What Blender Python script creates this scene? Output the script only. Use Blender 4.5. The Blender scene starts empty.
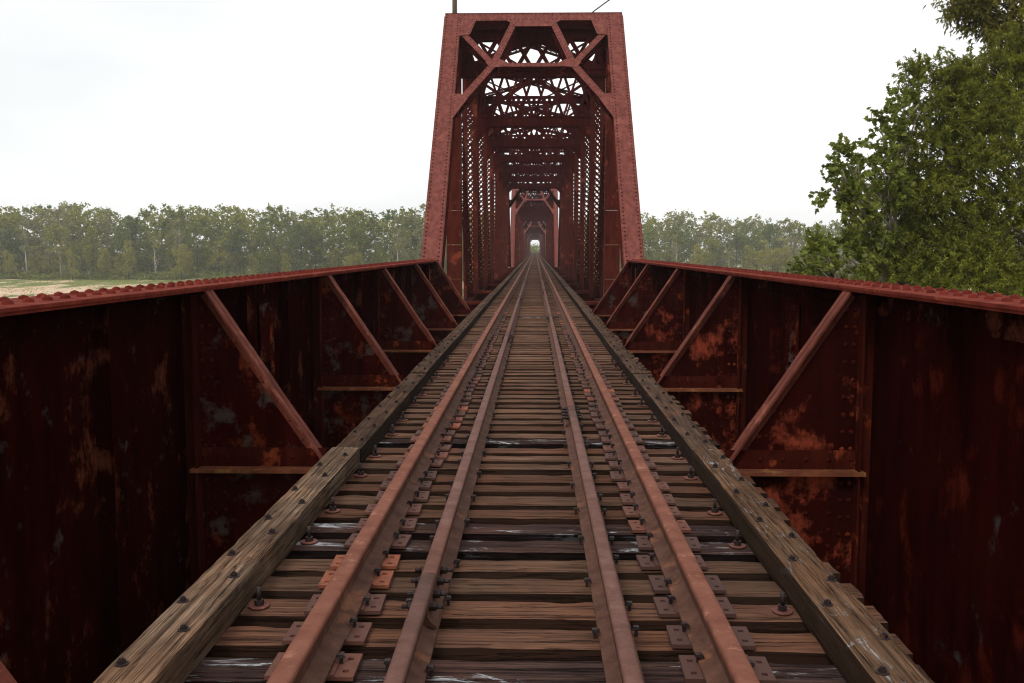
import bpy, math, random
import numpy as np
from mathutils import Vector, Matrix, noise
random.seed(7); rng = np.random.default_rng(7)
S = bpy.context.scene; COL = S.collection
R = math.radians
EYE = 1.56; CX = 0.067
F = 950.0; PITCH = math.atan(92.5/F); YAW = math.atan(23.0/F)

# ------------------------------------------------------------------ helpers
class MB:
    def __init__(s): s.v = []; s.f = []; s.m = []; s.sm = []
    def add(s, vs, fs, mi=0, smooth=False):
        b = len(s.v); s.v += [tuple(v) for v in vs]
        for f in fs: s.f.append(tuple(b+i for i in f)); s.m.append(mi); s.sm.append(smooth)
    def box(s, x0, x1, y0, y1, z0, z1, mi=0):
        v = [(x,y,z) for z in (z0,z1) for y in (y0,y1) for x in (x0,x1)]
        s.add(v, [(0,2,3,1),(4,5,7,6),(0,1,5,4),(2,6,7,3),(0,4,6,2),(1,3,7,5)], mi)
    def bar(s, p, q, w, h, up=(0,0,1), mi=0):
        """box from p to q; w across (side), h along 'up'"""
        p = Vector(p); q = Vector(q); d = (q-p).normalized(); up = Vector(up)
        sd = d.cross(up)
        if sd.length < 1e-6: sd = d.cross(Vector((1,0,0)))
        sd.normalize(); u = sd.cross(d).normalized()
        v = []
        for c in (p, q):
            for a, b in ((-1,-1),(1,-1),(1,1),(-1,1)):
                v.append(c + sd*(a*w/2) + u*(b*h/2))
        s.add(v, [(0,1,2,3),(7,6,5,4),(0,4,5,1),(1,5,6,2),(2,6,7,3),(3,7,4,0)], mi)
    def prism(s, pts, n, t, mi=0):
        """polygon pts (3D) extruded by t along n, centred"""
        n = Vector(n).normalized(); k = len(pts)
        a = [Vector(p)-n*(t/2) for p in pts]; b = [Vector(p)+n*(t/2) for p in pts]
        fs = [tuple(range(k-1,-1,-1)), tuple(range(k,2*k))]
        for i in range(k):
            j = (i+1)%k; fs.append((i,j,k+j,k+i))
        s.add(a+b, fs, mi)
    def dome(s, c, n, r, h=None, seg=6, mi=0):
        c = Vector(c); n = Vector(n).normalized(); h = h or r*0.7
        a = n.orthogonal().normalized(); b = n.cross(a)
        v = []
        for rr, hh in ((r, -0.002), (r*0.82, h*0.62)):
            for i in range(seg):
                t = 2*math.pi*i/seg
                v.append(c + a*(rr*math.cos(t)) + b*(rr*math.sin(t)) + n*hh)
        v.append(c + n*h)
        fs = []
        for i in range(seg):
            j = (i+1)%seg; fs += [(i,j,seg+j,seg+i), (seg+i,seg+j,2*seg)]
        s.add(v, fs, mi, True)
    def cyl(s, p, q, r, seg=8, r2=None, mi=0, smooth=True):
        p = Vector(p); q = Vector(q); d = (q-p).normalized(); a = d.orthogonal().normalized(); b = d.cross(a)
        r2 = r if r2 is None else r2; v = []
        for c, rr in ((p,r),(q,r2)):
            for i in range(seg):
                t = 2*math.pi*i/seg; v.append(c + a*(rr*math.cos(t)) + b*(rr*math.sin(t)))
        for i in range(seg):
            j = (i+1)%seg; s.add([], []) if False else None
        base = len(s.v); s.v += [tuple(x) for x in v]
        for i in range(seg):
            j = (i+1)%seg; s.f.append((base+i, base+j, base+seg+j, base+seg+i)); s.m.append(mi); s.sm.append(smooth)
        s.f.append(tuple(base+i for i in range(seg-1,-1,-1))); s.m.append(mi); s.sm.append(False)
        s.f.append(tuple(base+seg+i for i in range(seg))); s.m.append(mi); s.sm.append(False)
    def rivets(s, p, q, n, r, sp, seg=6, mi=0, skip=0.0):
        p = Vector(p); q = Vector(q); L = (q-p).length; k = max(1, int(L/sp))
        for i in range(k+1):
            if skip and random.random() < skip: continue
            s.dome(p.lerp(q, i/k if k else .5), n, r, seg=seg, mi=mi)
    def lace(s, a0, a1, b0, b1, pitch, w, t, n, mi=0, double=True):
        """lacing bars between line a (a0->a1) and line b (b0->b1)"""
        a0, a1, b0, b1 = map(Vector, (a0,a1,b0,b1)); L = (a1-a0).length; k = max(1, round(L/pitch))
        n = Vector(n).normalized()
        for i in range(k):
            f0, f1 = i/k, (i+1)/k
            if i % 2 == 0 or double: s.bar(a0.lerp(a1,f0)+n*t*.5, b0.lerp(b1,f1)+n*t*.5, w, t, n, mi)
            if i % 2 == 1 or double: s.bar(b0.lerp(b1,f0)-n*t*.6, a0.lerp(a1,f1)-n*t*.6, w, t, n, mi)
    def build(s, name, mats, parent=None):
        me = bpy.data.meshes.new(name); me.from_pydata(s.v, [], s.f)
        if not isinstance(mats, (list, tuple)): mats = [mats]
        for m in mats: me.materials.append(m)
        me.polygons.foreach_set('material_index', s.m); me.polygons.foreach_set('use_smooth', s.sm)
        me.update()
        o = bpy.data.objects.new(name, me); COL.objects.link(o)
        if parent: o.parent = parent
        return o
def tag(o, label=None, cat=None, group=None, kind=None):
    if label: o['label'] = label
    if cat: o['category'] = cat
    if group: o['group'] = group
    if kind: o['kind'] = kind
    return o
def empty(name, loc, label, cat, group=None):
    o = bpy.data.objects.new(name, None); o.empty_display_size = .3; COL.objects.link(o); o.location = loc
    return tag(o, label, cat, group)
def copyo(o, parent=None):
    c = o.copy(); COL.objects.link(c)
    if parent: c.parent = parent
    return c
def copy_tree(o, parent=None):
    c = copyo(o, parent)
    for ch in list(o.children): copy_tree(ch, c)
    return c
def np_mesh(name, V, FI, mat, parent=None, nper=4):
    me = bpy.data.meshes.new(name); nf = len(FI)
    me.vertices.add(len(V)); me.vertices.foreach_set('co', np.asarray(V, np.float32).ravel())
    me.loops.add(nf*nper); me.loops.foreach_set('vertex_index', np.asarray(FI, np.int32).ravel())
    me.polygons.add(nf); me.polygons.foreach_set('loop_start', np.arange(0, nf*nper, nper, dtype=np.int32))
    me.update(calc_edges=True); me.validate()
    for m in (mat if isinstance(mat, list) else [mat]): me.materials.append(m)
    o = bpy.data.objects.new(name, me); COL.objects.link(o)
    if parent: o.parent = parent
    return o

# ------------------------------------------------------------------ materials
class NT:
    def __init__(s, name):
        s.mat = bpy.data.materials.new(name); s.mat.use_nodes = True; s.t = s.mat.node_tree; s.t.nodes.clear()
        s.out = s.t.nodes.new('ShaderNodeOutputMaterial')
    def n(s, typ, **kw):
        nd = s.t.nodes.new(typ)
        for k, v in kw.items():
            if k in nd.inputs.keys() if isinstance(k, str) else False: nd.inputs[k].default_value = v
            else: setattr(nd, k, v)
        return nd
    def l(s, a, b): s.t.links.new(a, b)
    def pos(s, kind='world', scale=(1,1,1), rand=0.0):
        if kind == 'world': src = s.t.nodes.new('ShaderNodeNewGeometry').outputs['Position']
        else: src = s.t.nodes.new('ShaderNodeTexCoord').outputs['Object']
        mp = s.t.nodes.new('ShaderNodeMapping'); mp.inputs['Scale'].default_value = scale
        s.l(src, mp.inputs['Vector']); o = mp.outputs['Vector']
        if rand:
            oi = s.t.nodes.new('ShaderNodeObjectInfo'); m = s.t.nodes.new('ShaderNodeMath'); m.operation = 'MULTIPLY'; m.inputs[1].default_value = rand
            s.l(oi.outputs['Random'], m.inputs[0]); a = s.t.nodes.new('ShaderNodeVectorMath'); a.operation = 'ADD'
            s.l(o, a.inputs[0]); s.l(m.outputs[0], a.inputs[1]); o = a.outputs[0]
        return o
    def noise(s, vec, scale, detail=4, rough=.6, dist=0):
        nd = s.t.nodes.new('ShaderNodeTexNoise'); s.l(vec, nd.inputs['Vector'])
        nd.inputs['Scale'].default_value = scale; nd.inputs['Detail'].default_value = detail
        nd.inputs['Roughness'].default_value = rough; nd.inputs['Distortion'].default_value = dist
        return nd.outputs['Fac']
    def ramp(s, fac, stops, interp='LINEAR'):
        r = s.t.nodes.new('ShaderNodeValToRGB'); cr = r.color_ramp; cr.interpolation = interp
        while len(cr.elements) < len(stops): cr.elements.new(.5)
        for e, (p, c) in zip(cr.elements, stops):
            e.position = p; e.color = (*c, 1) if isinstance(c, (tuple, list)) else (c, c, c, 1)
        s.l(fac, r.inputs[0]); return r.outputs['Color']
    def mix(s, fac, a, b, mode='MIX'):
        m = s.t.nodes.new('ShaderNodeMix'); m.data_type = 'RGBA'; m.blend_type = mode
        for sock, v in ((m.inputs[0], fac), (m.inputs[6], a), (m.inputs[7], b)):
            if isinstance(v, (int, float)): sock.default_value = v
            elif isinstance(v, tuple): sock.default_value = (*v, 1)
            else: s.l(v, sock)
        return m.outputs[2]
    def math(s, op, a, b=0.0):
        m = s.t.nodes.new('ShaderNodeMath'); m.operation = op
        for sock, v in ((m.inputs[0], a), (m.inputs[1], b)):
            if isinstance(v, (int, float)): sock.default_value = v
            else: s.l(v, sock)
        return m.outputs[0]
    def principled(s, col, rough=.8, bump=None, bs=.3, bd=.01, spec=.3, metal=0.0):
        p = s.t.nodes.new('ShaderNodeBsdfPrincipled')
        if isinstance(col, tuple): p.inputs['Base Color'].default_value = (*col, 1)
        else: s.l(col, p.inputs['Base Color'])
        if isinstance(rough, (int, float)): p.inputs['Roughness'].default_value = rough
        else: s.l(rough, p.inputs['Roughness'])
        p.inputs['Specular IOR Level'].default_value = spec; p.inputs['Metallic'].default_value = metal
        if bump is not None:
            b = s.t.nodes.new('ShaderNodeBump'); b.inputs['Strength'].default_value = bs; b.inputs['Distance'].default_value = bd
            s.l(bump, b.inputs['Height']); s.l(b.outputs[0], p.inputs['Normal'])
        s.l(p.outputs[0], s.out.inputs['Surface']); return s.mat

def steel(name, base, dark, rust, rthr=.62, rscale=2.2, grey=None, gthr=.62, rough=.7, streak=.5, kind='world', spec=.3, off=0.0, rsoft=.07):
    t = NT(name); p = t.pos(kind, rand=0 if kind == 'world' else 30)
    if off:
        a = t.t.nodes.new('ShaderNodeVectorMath'); a.operation = 'ADD'; a.inputs[1].default_value = (off, off, off); t.l(p, a.inputs[0]); p = a.outputs[0]
    mp = t.t.nodes.new('ShaderNodeMapping'); mp.inputs['Scale'].default_value = (1.6,1.6,.28); t.l(p, mp.inputs['Vector']); ps = mp.outputs['Vector']
    st = t.noise(ps, 5, 5, .65)
    col = t.mix(t.ramp(st, [(.35,0),(.68,1)]), base, dark)
    fine = t.noise(p, 38, 3, .7)
    col = t.mix(t.ramp(fine, [(.45,0),(.75,.5)]), col, dark)
    if grey:
        g = t.noise(p, 3.6, 7, .68, .12)
        col = t.mix(t.ramp(g, [(gthr,0),(gthr+.09,.9)]), col, grey)
    mp2 = t.t.nodes.new('ShaderNodeMapping'); mp2.inputs['Scale'].default_value = (1,1,.8); t.l(p, mp2.inputs['Vector'])
    r = t.noise(mp2.outputs[0], rscale, 8, .70, .12)
    r2 = t.noise(ps, 16, 4, .7)
    rm = t.math('ADD', r, t.math('MULTIPLY', t.math('SUBTRACT', r2, .5), .13))
    col = t.mix(t.ramp(rm, [(rthr,0),(rthr+rsoft,1)]), col, rust)
    h = t.math('ADD', fine, t.math('MULTIPLY', r, .8))
    return t.principled(col, t.ramp(st, [(.3, rough-.1),(.7, rough+.15)]), h, .35, .004, spec)

M = {}
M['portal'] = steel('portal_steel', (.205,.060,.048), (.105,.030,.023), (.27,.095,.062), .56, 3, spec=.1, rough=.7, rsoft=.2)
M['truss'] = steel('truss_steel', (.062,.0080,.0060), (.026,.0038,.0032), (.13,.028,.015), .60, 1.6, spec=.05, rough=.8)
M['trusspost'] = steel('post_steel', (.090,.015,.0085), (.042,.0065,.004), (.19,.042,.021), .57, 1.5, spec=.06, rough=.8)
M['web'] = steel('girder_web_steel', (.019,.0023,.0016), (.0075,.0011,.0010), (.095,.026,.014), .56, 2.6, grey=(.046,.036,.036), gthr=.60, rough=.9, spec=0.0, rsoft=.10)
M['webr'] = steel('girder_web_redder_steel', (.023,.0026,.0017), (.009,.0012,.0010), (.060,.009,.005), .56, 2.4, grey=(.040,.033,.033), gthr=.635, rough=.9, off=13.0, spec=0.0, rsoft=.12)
M['gusset'] = steel('gusset_steel', (.040,.0050,.0032), (.017,.0022,.0017), (.16,.030,.012), .57, 2.4, grey=(.066,.047,.039), gthr=.54, rough=.9, spec=0.0, rsoft=.10)
M['gusset_rust'] = steel('gusset_bare_rust', (.030,.0042,.0030), (.015,.0025,.002), (.27,.052,.026), .548, 2.6, rough=.9, off=4.3, spec=0.0, rsoft=.13)
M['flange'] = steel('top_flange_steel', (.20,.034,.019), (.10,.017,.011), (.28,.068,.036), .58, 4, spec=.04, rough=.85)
M['flangedge'] = steel('edge_flange_steel', (.175,.045,.028), (.085,.021,.014), (.25,.078,.046), .56, 4, spec=.1, rough=.75)
M['rivet'] = steel('rivet_head_steel', (.155,.022,.013), (.07,.010,.007), (.22,.04,.02), .6, 9, spec=.06, rough=.75)
M['rivet_dark'] = steel('portal_rivet_steel', (.060,.012,.009), (.035,.008,.006), (.10,.02,.014), .6, 9, spec=.05, rough=.8)
M['shelf'] = steel('shelf_lichen_rust', (.20,.060,.022), (.10,.026,.012), (.24,.11,.035), .55, 5, rough=.85)
M['angle'] = steel('angle_steel', (.060,.010,.006), (.026,.0045,.003), (.20,.04,.015), .58, 4, rough=.9, spec=0.0)
M['rail'] = steel('rail_rust', (.225,.088,.058), (.150,.055,.036), (.30,.130,.085), .57, 8, rough=.65, spec=.15)
M['guard'] = steel('guard_rail_rust', (.170,.078,.058), (.110,.047,.035), (.22,.105,.075), .6, 7, rough=.65, spec=.18)
M['railweb'] = steel('rail_side_rust', (.125,.050,.028), (.070,.028,.018), (.20,.075,.035), .56, 5, rough=.8)
M['bolt'] = steel('bolt_steel', (.030,.016,.014), (.016,.009,.009), (.09,.035,.02), .62, 20, rough=.6)
M['washer'] = steel('washer_rust', (.17,.06,.045), (.10,.03,.025), (.26,.09,.05), .55, 15, rough=.8)

def plate_mat():
    t = NT('tie_plate_rust'); oi = t.t.nodes.new('ShaderNodeObjectInfo')
    c = t.ramp(oi.outputs['Random'], [(0,(.065,.030,.023)),(.5,(.115,.048,.034)),(.8,(.15,.055,.034)),(.93,(.19,.06,.034)),(.97,(.38,.105,.042))])
    p = t.pos('world'); n = t.noise(p, 25, 5, .7)
    c = t.mix(t.ramp(n, [(.4,0),(.7,.7)]), c, (.09,.035,.025))
    return t.principled(c, .75, n, .3, .003)
M['plate'] = plate_mat()

def wood(name, along, light, dark, crackc, white=0.0, ch=.5, whitec=(.50,.50,.52), gscale=1.0, hi=0.0, vary=.35, wscale=2.6, off=0.0, side=.9):
    """along: 0 = grain along x, 1 = along y"""
    t = NT(name); sc = [14*gscale, 14*gscale, 14*gscale]; sc[along] = .55
    p = t.pos('object', tuple(sc), 40)
    if off:
        a = t.t.nodes.new('ShaderNodeVectorMath'); a.operation = 'ADD'; a.inputs[1].default_value = (off, off*.7, off*.3); t.l(p, a.inputs[0]); p = a.outputs[0]
    g = t.noise(p, 1.6, 8, .66, .2); g2 = t.noise(p, 6.5, 6, .7, .1)
    col = t.mix(t.ramp(g, [(.38,0),(.60,1)]), dark, light)
    col = t.mix(t.ramp(g2, [(.47,0),(.60,.6)]), col, dark)
    g3 = t.noise(p, 4.5, 6, .8); col = t.mix(t.ramp(g3, [(.44,.45),(.50,0)]), col, tuple(c*.5 for c in dark))
    tone = t.noise(t.pos('object', (1.2,1.2,1.2), 57), 1.3, 3, .5); col = t.mix(t.ramp(tone, [(.45,0),(.7,.45)]), col, (light[0]*1.15, light[1]*.82, light[2]*.62))
    sc2 = [9*gscale]*3; sc2[along] = .45
    pc = t.pos('object', tuple(sc2), 23); cr = t.noise(pc, 2.4, 5, .6, .5)
    cm = t.ramp(cr, [(.478,0),(.494,1),(.506,1),(.522,0)])       # thin lines where the field crosses one half
    cm2 = t.mix(t.ramp(g, [(.36,1),(.62,.25)]), (0,0,0), cm)
    col = t.mix(cm2, col, crackc)
    p3 = t.pos('object', (1,1,1), 31); big = t.noise(p3, 3.2, 4, .6)
    col = t.mix(t.ramp(big, [(.42,0),(.7,.75)]), col, dark)
    oi = t.t.nodes.new('ShaderNodeObjectInfo')
    v = t.ramp(oi.outputs['Random'], [(0,1-vary),(1,1+vary)] if False else [(0, .55), (1, 1.0)])
    col = t.mix(1.0, col, v, 'MULTIPLY')
    if white:
        sw = [2.2,2.2,2.2]; sw[along] = .8
        pw = t.pos('object', tuple(sw), 17)
        if off:
            a = t.t.nodes.new('ShaderNodeVectorMath'); a.operation = 'ADD'; a.inputs[1].default_value = (off*1.3, off*.2, off); t.l(pw, a.inputs[0]); pw = a.outputs[0]
        w = t.noise(pw, wscale, 8, .72, .8); w2 = t.noise(p, 5, 5, .75)
        wm = t.math('ADD', w, t.math('MULTIPLY', t.math('SUBTRACT', w2, .5), .45))
        th = .70 - .16*white
        col = t.mix(t.ramp(wm, [(th-.02,0),(th,.5)]), col, tuple(c*.35 for c in whitec))
        col = t.mix(t.ramp(wm, [(th,0),(th+.035,1)]), col, whitec)
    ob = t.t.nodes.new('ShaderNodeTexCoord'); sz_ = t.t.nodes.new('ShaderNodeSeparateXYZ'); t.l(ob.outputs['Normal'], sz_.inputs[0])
    col = t.mix(t.ramp(sz_.outputs['Z'], [(.45,1),(.8,0)]), col, t.mix(side, col, tuple(c*.18 for c in dark)))  # side faces painted darker: shade in the gaps, plus less bleached wood
    h = t.math('SUBTRACT', t.math('ADD', g, t.math('ADD', t.math('MULTIPLY', g2, .6), t.math('MULTIPLY', g3, .25))), t.math('MULTIPLY', cm2, 1.3))
    return t.principled(col, .85, h, 1.0, .005, .06)
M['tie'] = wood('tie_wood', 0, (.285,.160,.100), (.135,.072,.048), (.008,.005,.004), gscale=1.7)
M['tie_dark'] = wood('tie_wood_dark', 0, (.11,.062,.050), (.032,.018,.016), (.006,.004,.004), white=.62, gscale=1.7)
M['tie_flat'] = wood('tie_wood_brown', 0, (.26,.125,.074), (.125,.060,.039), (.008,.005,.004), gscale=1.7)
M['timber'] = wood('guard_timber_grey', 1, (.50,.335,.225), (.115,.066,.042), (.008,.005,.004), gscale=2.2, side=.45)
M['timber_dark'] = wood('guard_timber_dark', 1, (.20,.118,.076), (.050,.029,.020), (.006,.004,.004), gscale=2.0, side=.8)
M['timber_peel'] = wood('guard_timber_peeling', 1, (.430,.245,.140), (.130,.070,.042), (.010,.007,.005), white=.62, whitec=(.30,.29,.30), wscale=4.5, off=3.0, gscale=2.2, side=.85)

def leaf_mat(name, a, b, c, tr=.42, sp=.15):
    t = NT(name); p = t.pos('world'); n = t.noise(p, .55, 4, .6); g = t.t.nodes.new('ShaderNodeNewGeometry')
    col = t.ramp(g.outputs['Random Per Island'], [(0,a),(.55,b),(1,c)])
    col = t.mix(t.ramp(n, [(.35,0),(.7,.5)]), col, tuple(x*.8 for x in a))
    d = t.t.nodes.new('ShaderNodeBsdfPrincipled'); t.l(col, d.inputs['Base Color']); d.inputs['Roughness'].default_value = .55; d.inputs['Specular IOR Level'].default_value = sp
    q = t.t.nodes.new('ShaderNodeBsdfTranslucent'); t.l(col, q.inputs[0])
    m = t.t.nodes.new('ShaderNodeMixShader'); m.inputs[0].default_value = tr; t.l(d.outputs[0], m.inputs[1]); t.l(q.outputs[0], m.inputs[2]); t.l(m.outputs[0], t.out.inputs[0])
    return t.mat
M['leaf_olive'] = leaf_mat('leaf_olive', (.125,.145,.015), (.19,.205,.024), (.32,.30,.04))
M['leaf_syc'] = leaf_mat('leaf_broad', (.125,.16,.022), (.20,.23,.036), (.33,.33,.075))
M['leaf_dark'] = leaf_mat('leaf_long', (.12,.12,.018), (.18,.17,.026), (.26,.22,.045))
FAR = []
for i, (a, b, c) in enumerate([((.155,.175,.024),(.22,.235,.038),(.31,.31,.06)), ((.21,.215,.032),(.30,.295,.05),(.40,.375,.085)),
                               ((.125,.16,.038),(.18,.21,.055),(.25,.27,.08)), ((.28,.255,.038),(.37,.335,.058),(.46,.41,.09)), ((.23,.215,.08),(.31,.285,.115),(.38,.36,.155))]):
    FAR.append(leaf_mat('leaf_far_'+'olive light blue yellow pale'.split()[i], a, b, c, .35, .02))
def simple(name, c, n2, sc, rough=.85):
    t = NT(name); n = t.noise(t.pos('world'), sc, 5, .65); return t.principled(t.mix(n, c, n2), rough, n, .4, .01)
M['bark'] = simple('bark', (.10,.075,.055), (.05,.038,.03), 6)
M['bark_pale'] = simple('bark_pale', (.42,.38,.31), (.26,.22,.17), 2)
M['pole'] = simple('pole_wood', (.30,.23,.17), (.19,.14,.10), 9)
M['concrete'] = simple('concrete', (.30,.28,.25), (.22,.2,.18), 2)
M['cable'] = simple('cable_steel', (.06,.045,.045), (.04,.03,.03), 9)

# ------------------------------------------------------------------ camera, light, sky
cam = bpy.data.cameras.new('camera'); co = bpy.data.objects.new('camera', cam); COL.objects.link(co); S.camera = co
cam.sensor_width = 36; cam.lens = F/1024*36; cam.clip_end = 5000; cam.clip_start = .05
co.location = (CX, 0, EYE); co.rotation_euler = (math.pi/2-PITCH, 0, YAW)
CM = Matrix.Rotation(YAW, 3, 'Z') @ Matrix.Rotation(math.pi/2-PITCH, 3, 'X')
def ray(px, py): return (CM @ Vector(((px-512)/F, (341.5-py)/F, -1))).normalized()

SUN_EL, SUN_AZ = 44, 205     # azimuth clockwise from +Y (behind the camera, a little right)
sun = bpy.data.lights.new('sun', 'SUN'); so = bpy.data.objects.new('sun', sun); COL.objects.link(so)
sun.energy = 1.5; sun.angle = R(14); sun.color = (1, .97, .93)
sd = Vector((math.sin(R(SUN_AZ))*math.cos(R(SUN_EL)), math.cos(R(SUN_AZ))*math.cos(R(SUN_EL)), math.sin(R(SUN_EL))))
so.rotation_euler = sd.to_track_quat('Z', 'Y').to_euler(); so.location = (5, -20, 60)
w = bpy.data.worlds.new('World'); S.world = w; w.use_nodes = True; t = w.node_tree; bg = t.nodes['Background']
sky = t.nodes.new('ShaderNodeTexSky'); sky.sky_type = 'NISHITA'; sky.sun_disc = False
sky.sun_elevation = R(SUN_EL); sky.sun_rotation = R(SUN_AZ)
tc = t.nodes.new('ShaderNodeTexCoord'); nz = t.nodes.new('ShaderNodeTexNoise'); nz.inputs['Scale'].default_value = 1.3; nz.inputs['Detail'].default_value = 5
mp = t.nodes.new('ShaderNodeMapping'); mp.inputs['Scale'].default_value = (1,1,3.5)
t.links.new(tc.outputs['Generated'], mp.inputs[0]); t.links.new(mp.outputs[0], nz.inputs['Vector'])
rp = t.nodes.new('ShaderNodeValToRGB'); rp.color_ramp.elements[0].position = .35; rp.color_ramp.elements[0].color = (7.7,8.0,8.15,1)
rp.color_ramp.elements[1].position = .65; rp.color_ramp.elements[1].color = (10.6,10.5,10.35,1)
t.links.new(nz.outputs['Fac'], rp.inputs[0])
mx = t.nodes.new('ShaderNodeMix'); mx.data_type = 'RGBA'; mx.inputs[0].default_value = .94
t.links.new(sky.outputs[0], mx.inputs[6]); t.links.new(rp.outputs[0], mx.inputs[7]); t.links.new(mx.outputs[2], bg.inputs[0])
bg.inputs[1].default_value = .115
S.view_settings.view_transform = 'Standard'; S.view_settings.look = 'None'; S.view_settings.gamma = 1; S.view_settings.exposure = 0
S.cycles.max_bounces = 6; S.cycles.diffuse_bounces = 3; S.cycles.use_denoising = True; S.cycles.pixel_filter_type = 'BLACKMAN_HARRIS'; S.cycles.filter_width = 1.15

# ------------------------------------------------------------------ ties
TW, TH, SP = .200, .20, .302
T0 = 3.395        # centre of the first tie in view
def wood_box(sx, sy, sz, nx, ny, nz, amp, seed, edge=.006, wear=None):
    """a block centred on x,y with its top at z=0; surface grid roughened and corners eased"""
    vs = {}; V = []; Fc = []
    def P(i, j, k):
        key = (i,j,k)
        if key in vs: return vs[key]
        x = (i/nx-.5)*sx; y = (j/ny-.5)*sy; z = -sz + k/nz*sz
        e = (i in (0,nx)) + (j in (0,ny)) + (k in (0,nz))
        q = Vector((x*(3 if sx < sy else 1.2), y*(3 if sy < sx else 1.2), z*3)) + Vector((seed*7.3, seed*3.1, 0))
        dx = noise.noise(q*2)*amp; dy = noise.noise(q*2+Vector((9,9,9)))*amp; dz = noise.noise(q*2+Vector((4,2,7)))*amp
        if e >= 2:
            m = edge*(1+1.6*max(0, noise.noise(q*5)))
            if j in (0,ny): dy -= math.copysign(m, y)
            if i in (0,nx): dx -= math.copysign(m, x)
            if k == nz: dz -= m
            if k == 0: dz += m
        if wear: a = wear(x, y, z); dx += a[0]; dy += a[1]; dz += a[2]
        vs[key] = len(V); V.append((x+dx, y+dy, z+dz)); return vs[key]
    for i in range(nx):
        for j in range(ny):
            Fc.append((P(i,j,nz),P(i+1,j,nz),P(i+1,j+1,nz),P(i,j+1,nz))); Fc.append((P(i,j,0),P(i,j+1,0),P(i+1,j+1,0),P(i+1,j,0)))
    for i in range(nx):
        for k in range(nz):
            Fc.append((P(i,0,k),P(i+1,0,k),P(i+1,0,k+1),P(i,0,k+1))); Fc.append((P(i,ny,k),P(i,ny,k+1),P(i+1,ny,k+1),P(i+1,ny,k)))
    for j in range(ny):
        for k in range(nz):
            Fc.append((P(0,j,k),P(0,j,k+1),P(0,j+1,k+1),P(0,j+1,k))); Fc.append((P(nx,j,k),P(nx,j+1,k),P(nx,j+1,k+1),P(nx,j,k+1)))
    return V, Fc
tie_meshes = []
for s in range(7):
    b = MB(); V, Fc = wood_box(3.03 + .012*(s%3), TW, TH, 60, 4, 3, .0028, s+1, .005); b.add(V, Fc, 0, False)
    me = bpy.data.meshes.new('crosstie'); me.from_pydata(b.v, [], b.f); tie_meshes.append(me)
def tie_with(me, mat):
    m = me.copy(); m.materials.append(mat); return m
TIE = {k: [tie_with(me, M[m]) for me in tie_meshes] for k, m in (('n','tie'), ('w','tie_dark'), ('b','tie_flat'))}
lowb = MB(); lowb.box(-1.5,1.5,-TW/2,TW/2,-TH,0); lo = bpy.data.meshes.new('crosstie'); lo.from_pydata(lowb.v,[],lowb.f); lo.materials.append(M['tie'])

def plate_mesh():
    b = MB(); xs = [-.16,-.135,-.115,.115,.135,.16]; 
    xs = [-.160,-.138,-.116,-.09,.10,.118,.140,.165]; ys = [-.095,-.060,-.038,.038,.060,.095]
    holes = {(1,1),(1,3),(5,1),(5,3)}
    z0, z1 = 0, .016
    for i in range(7):
        for j in range(5):
            if (i,j) in holes: continue
            x0,x1,y0,y1 = xs[i],xs[i+1],ys[j],ys[j+1]
            b.add([(x0,y0,z1),(x1,y0,z1),(x1,y1,z1),(x0,y1,z1)], [(0,1,2,3)])
    for (i,j) in holes:
        x0,x1,y0,y1 = xs[i],xs[i+1],ys[j],ys[j+1]
        b.add([(x0,y0,z0),(x1,y0,z0),(x1,y1,z0),(x0,y1,z0),(x0,y0,z1),(x1,y0,z1),(x1,y1,z1),(x0,y1,z1)], [(0,1,5,4),(1,2,6,5),(2,3,7,6),(3,0,4,7)])
        b.add([(x0,y0,.001),(x1,y0,.001),(x1,y1,.001),(x0,y1,.001)], [(0,1,2,3)], 1)
    x0,x1,y0,y1 = xs[0],xs[-1],ys[0],ys[-1]
    b.add([(x0,y0,z0),(x1,y0,z0),(x1,y1,z0),(x0,y1,z0),(x0,y0,z1),(x1,y0,z1),(x1,y1,z1),(x0,y1,z1)], [(0,1,5,4),(1,2,6,5),(2,3,7,6),(3,0,4,7),(3,2,1,0)])
    for sx in (-.087,.087): b.box(sx-.007, sx+.007, -.095, .095, .016, .023)       # shoulders against the rail foot
    return b
def spike_mesh():   # dog spike, head overhanging toward +x
    b = MB(); b.box(-.008,.008,-.008,.008,-.03,.030)
    v = [(-.016,-.017,.030),(.026,-.015,.026),(.026,.015,.026),(-.016,.017,.030),(-.014,-.015,.044),(.014,-.013,.046),(.024,-.010,.036),(.024,.010,.036),(.014,.013,.046),(-.014,.015,.044)]
    b.add(v, [(3,2,1,0),(4,5,8,9),(5,6,7,8),(0,1,6,5,4),(3,9,8,7,2),(0,4,9,3),(1,2,7,6)])
    return b
RX, GX = .754, .395   # running rail and guard rail centres
proto_plate = plate_mesh().build('tie_plate', [M['plate'], M['bolt']]); plate_me = proto_plate.data; bpy.data.objects.remove(proto_plate)
proto_spike = spike_mesh().build('spike', M['bolt']); spike_me = proto_spike.data; bpy.data.objects.remove(proto_spike)
hb = MB(); hb.cyl((0,0,0),(0,0,.007),.044,16, mi=1); hb.cyl((0,0,.007),(0,0,.030),.021,6, smooth=False); hb.cyl((0,0,.03),(0,0,.085),.010,8)
ho = hb.build('hook_bolt', [M['bolt'], M['washer']]); hook_me = ho.data; bpy.data.objects.remove(ho)
def child(name, me, par, loc, rz=0, rx=0, ry=0):
    o = bpy.data.objects.new(name, me); COL.objects.link(o); o.parent = par; o.location = loc; o.rotation_euler = (rx, ry, rz)
    if name == 'spike': o.scale = (.8,.8,.8)
    return o
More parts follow.
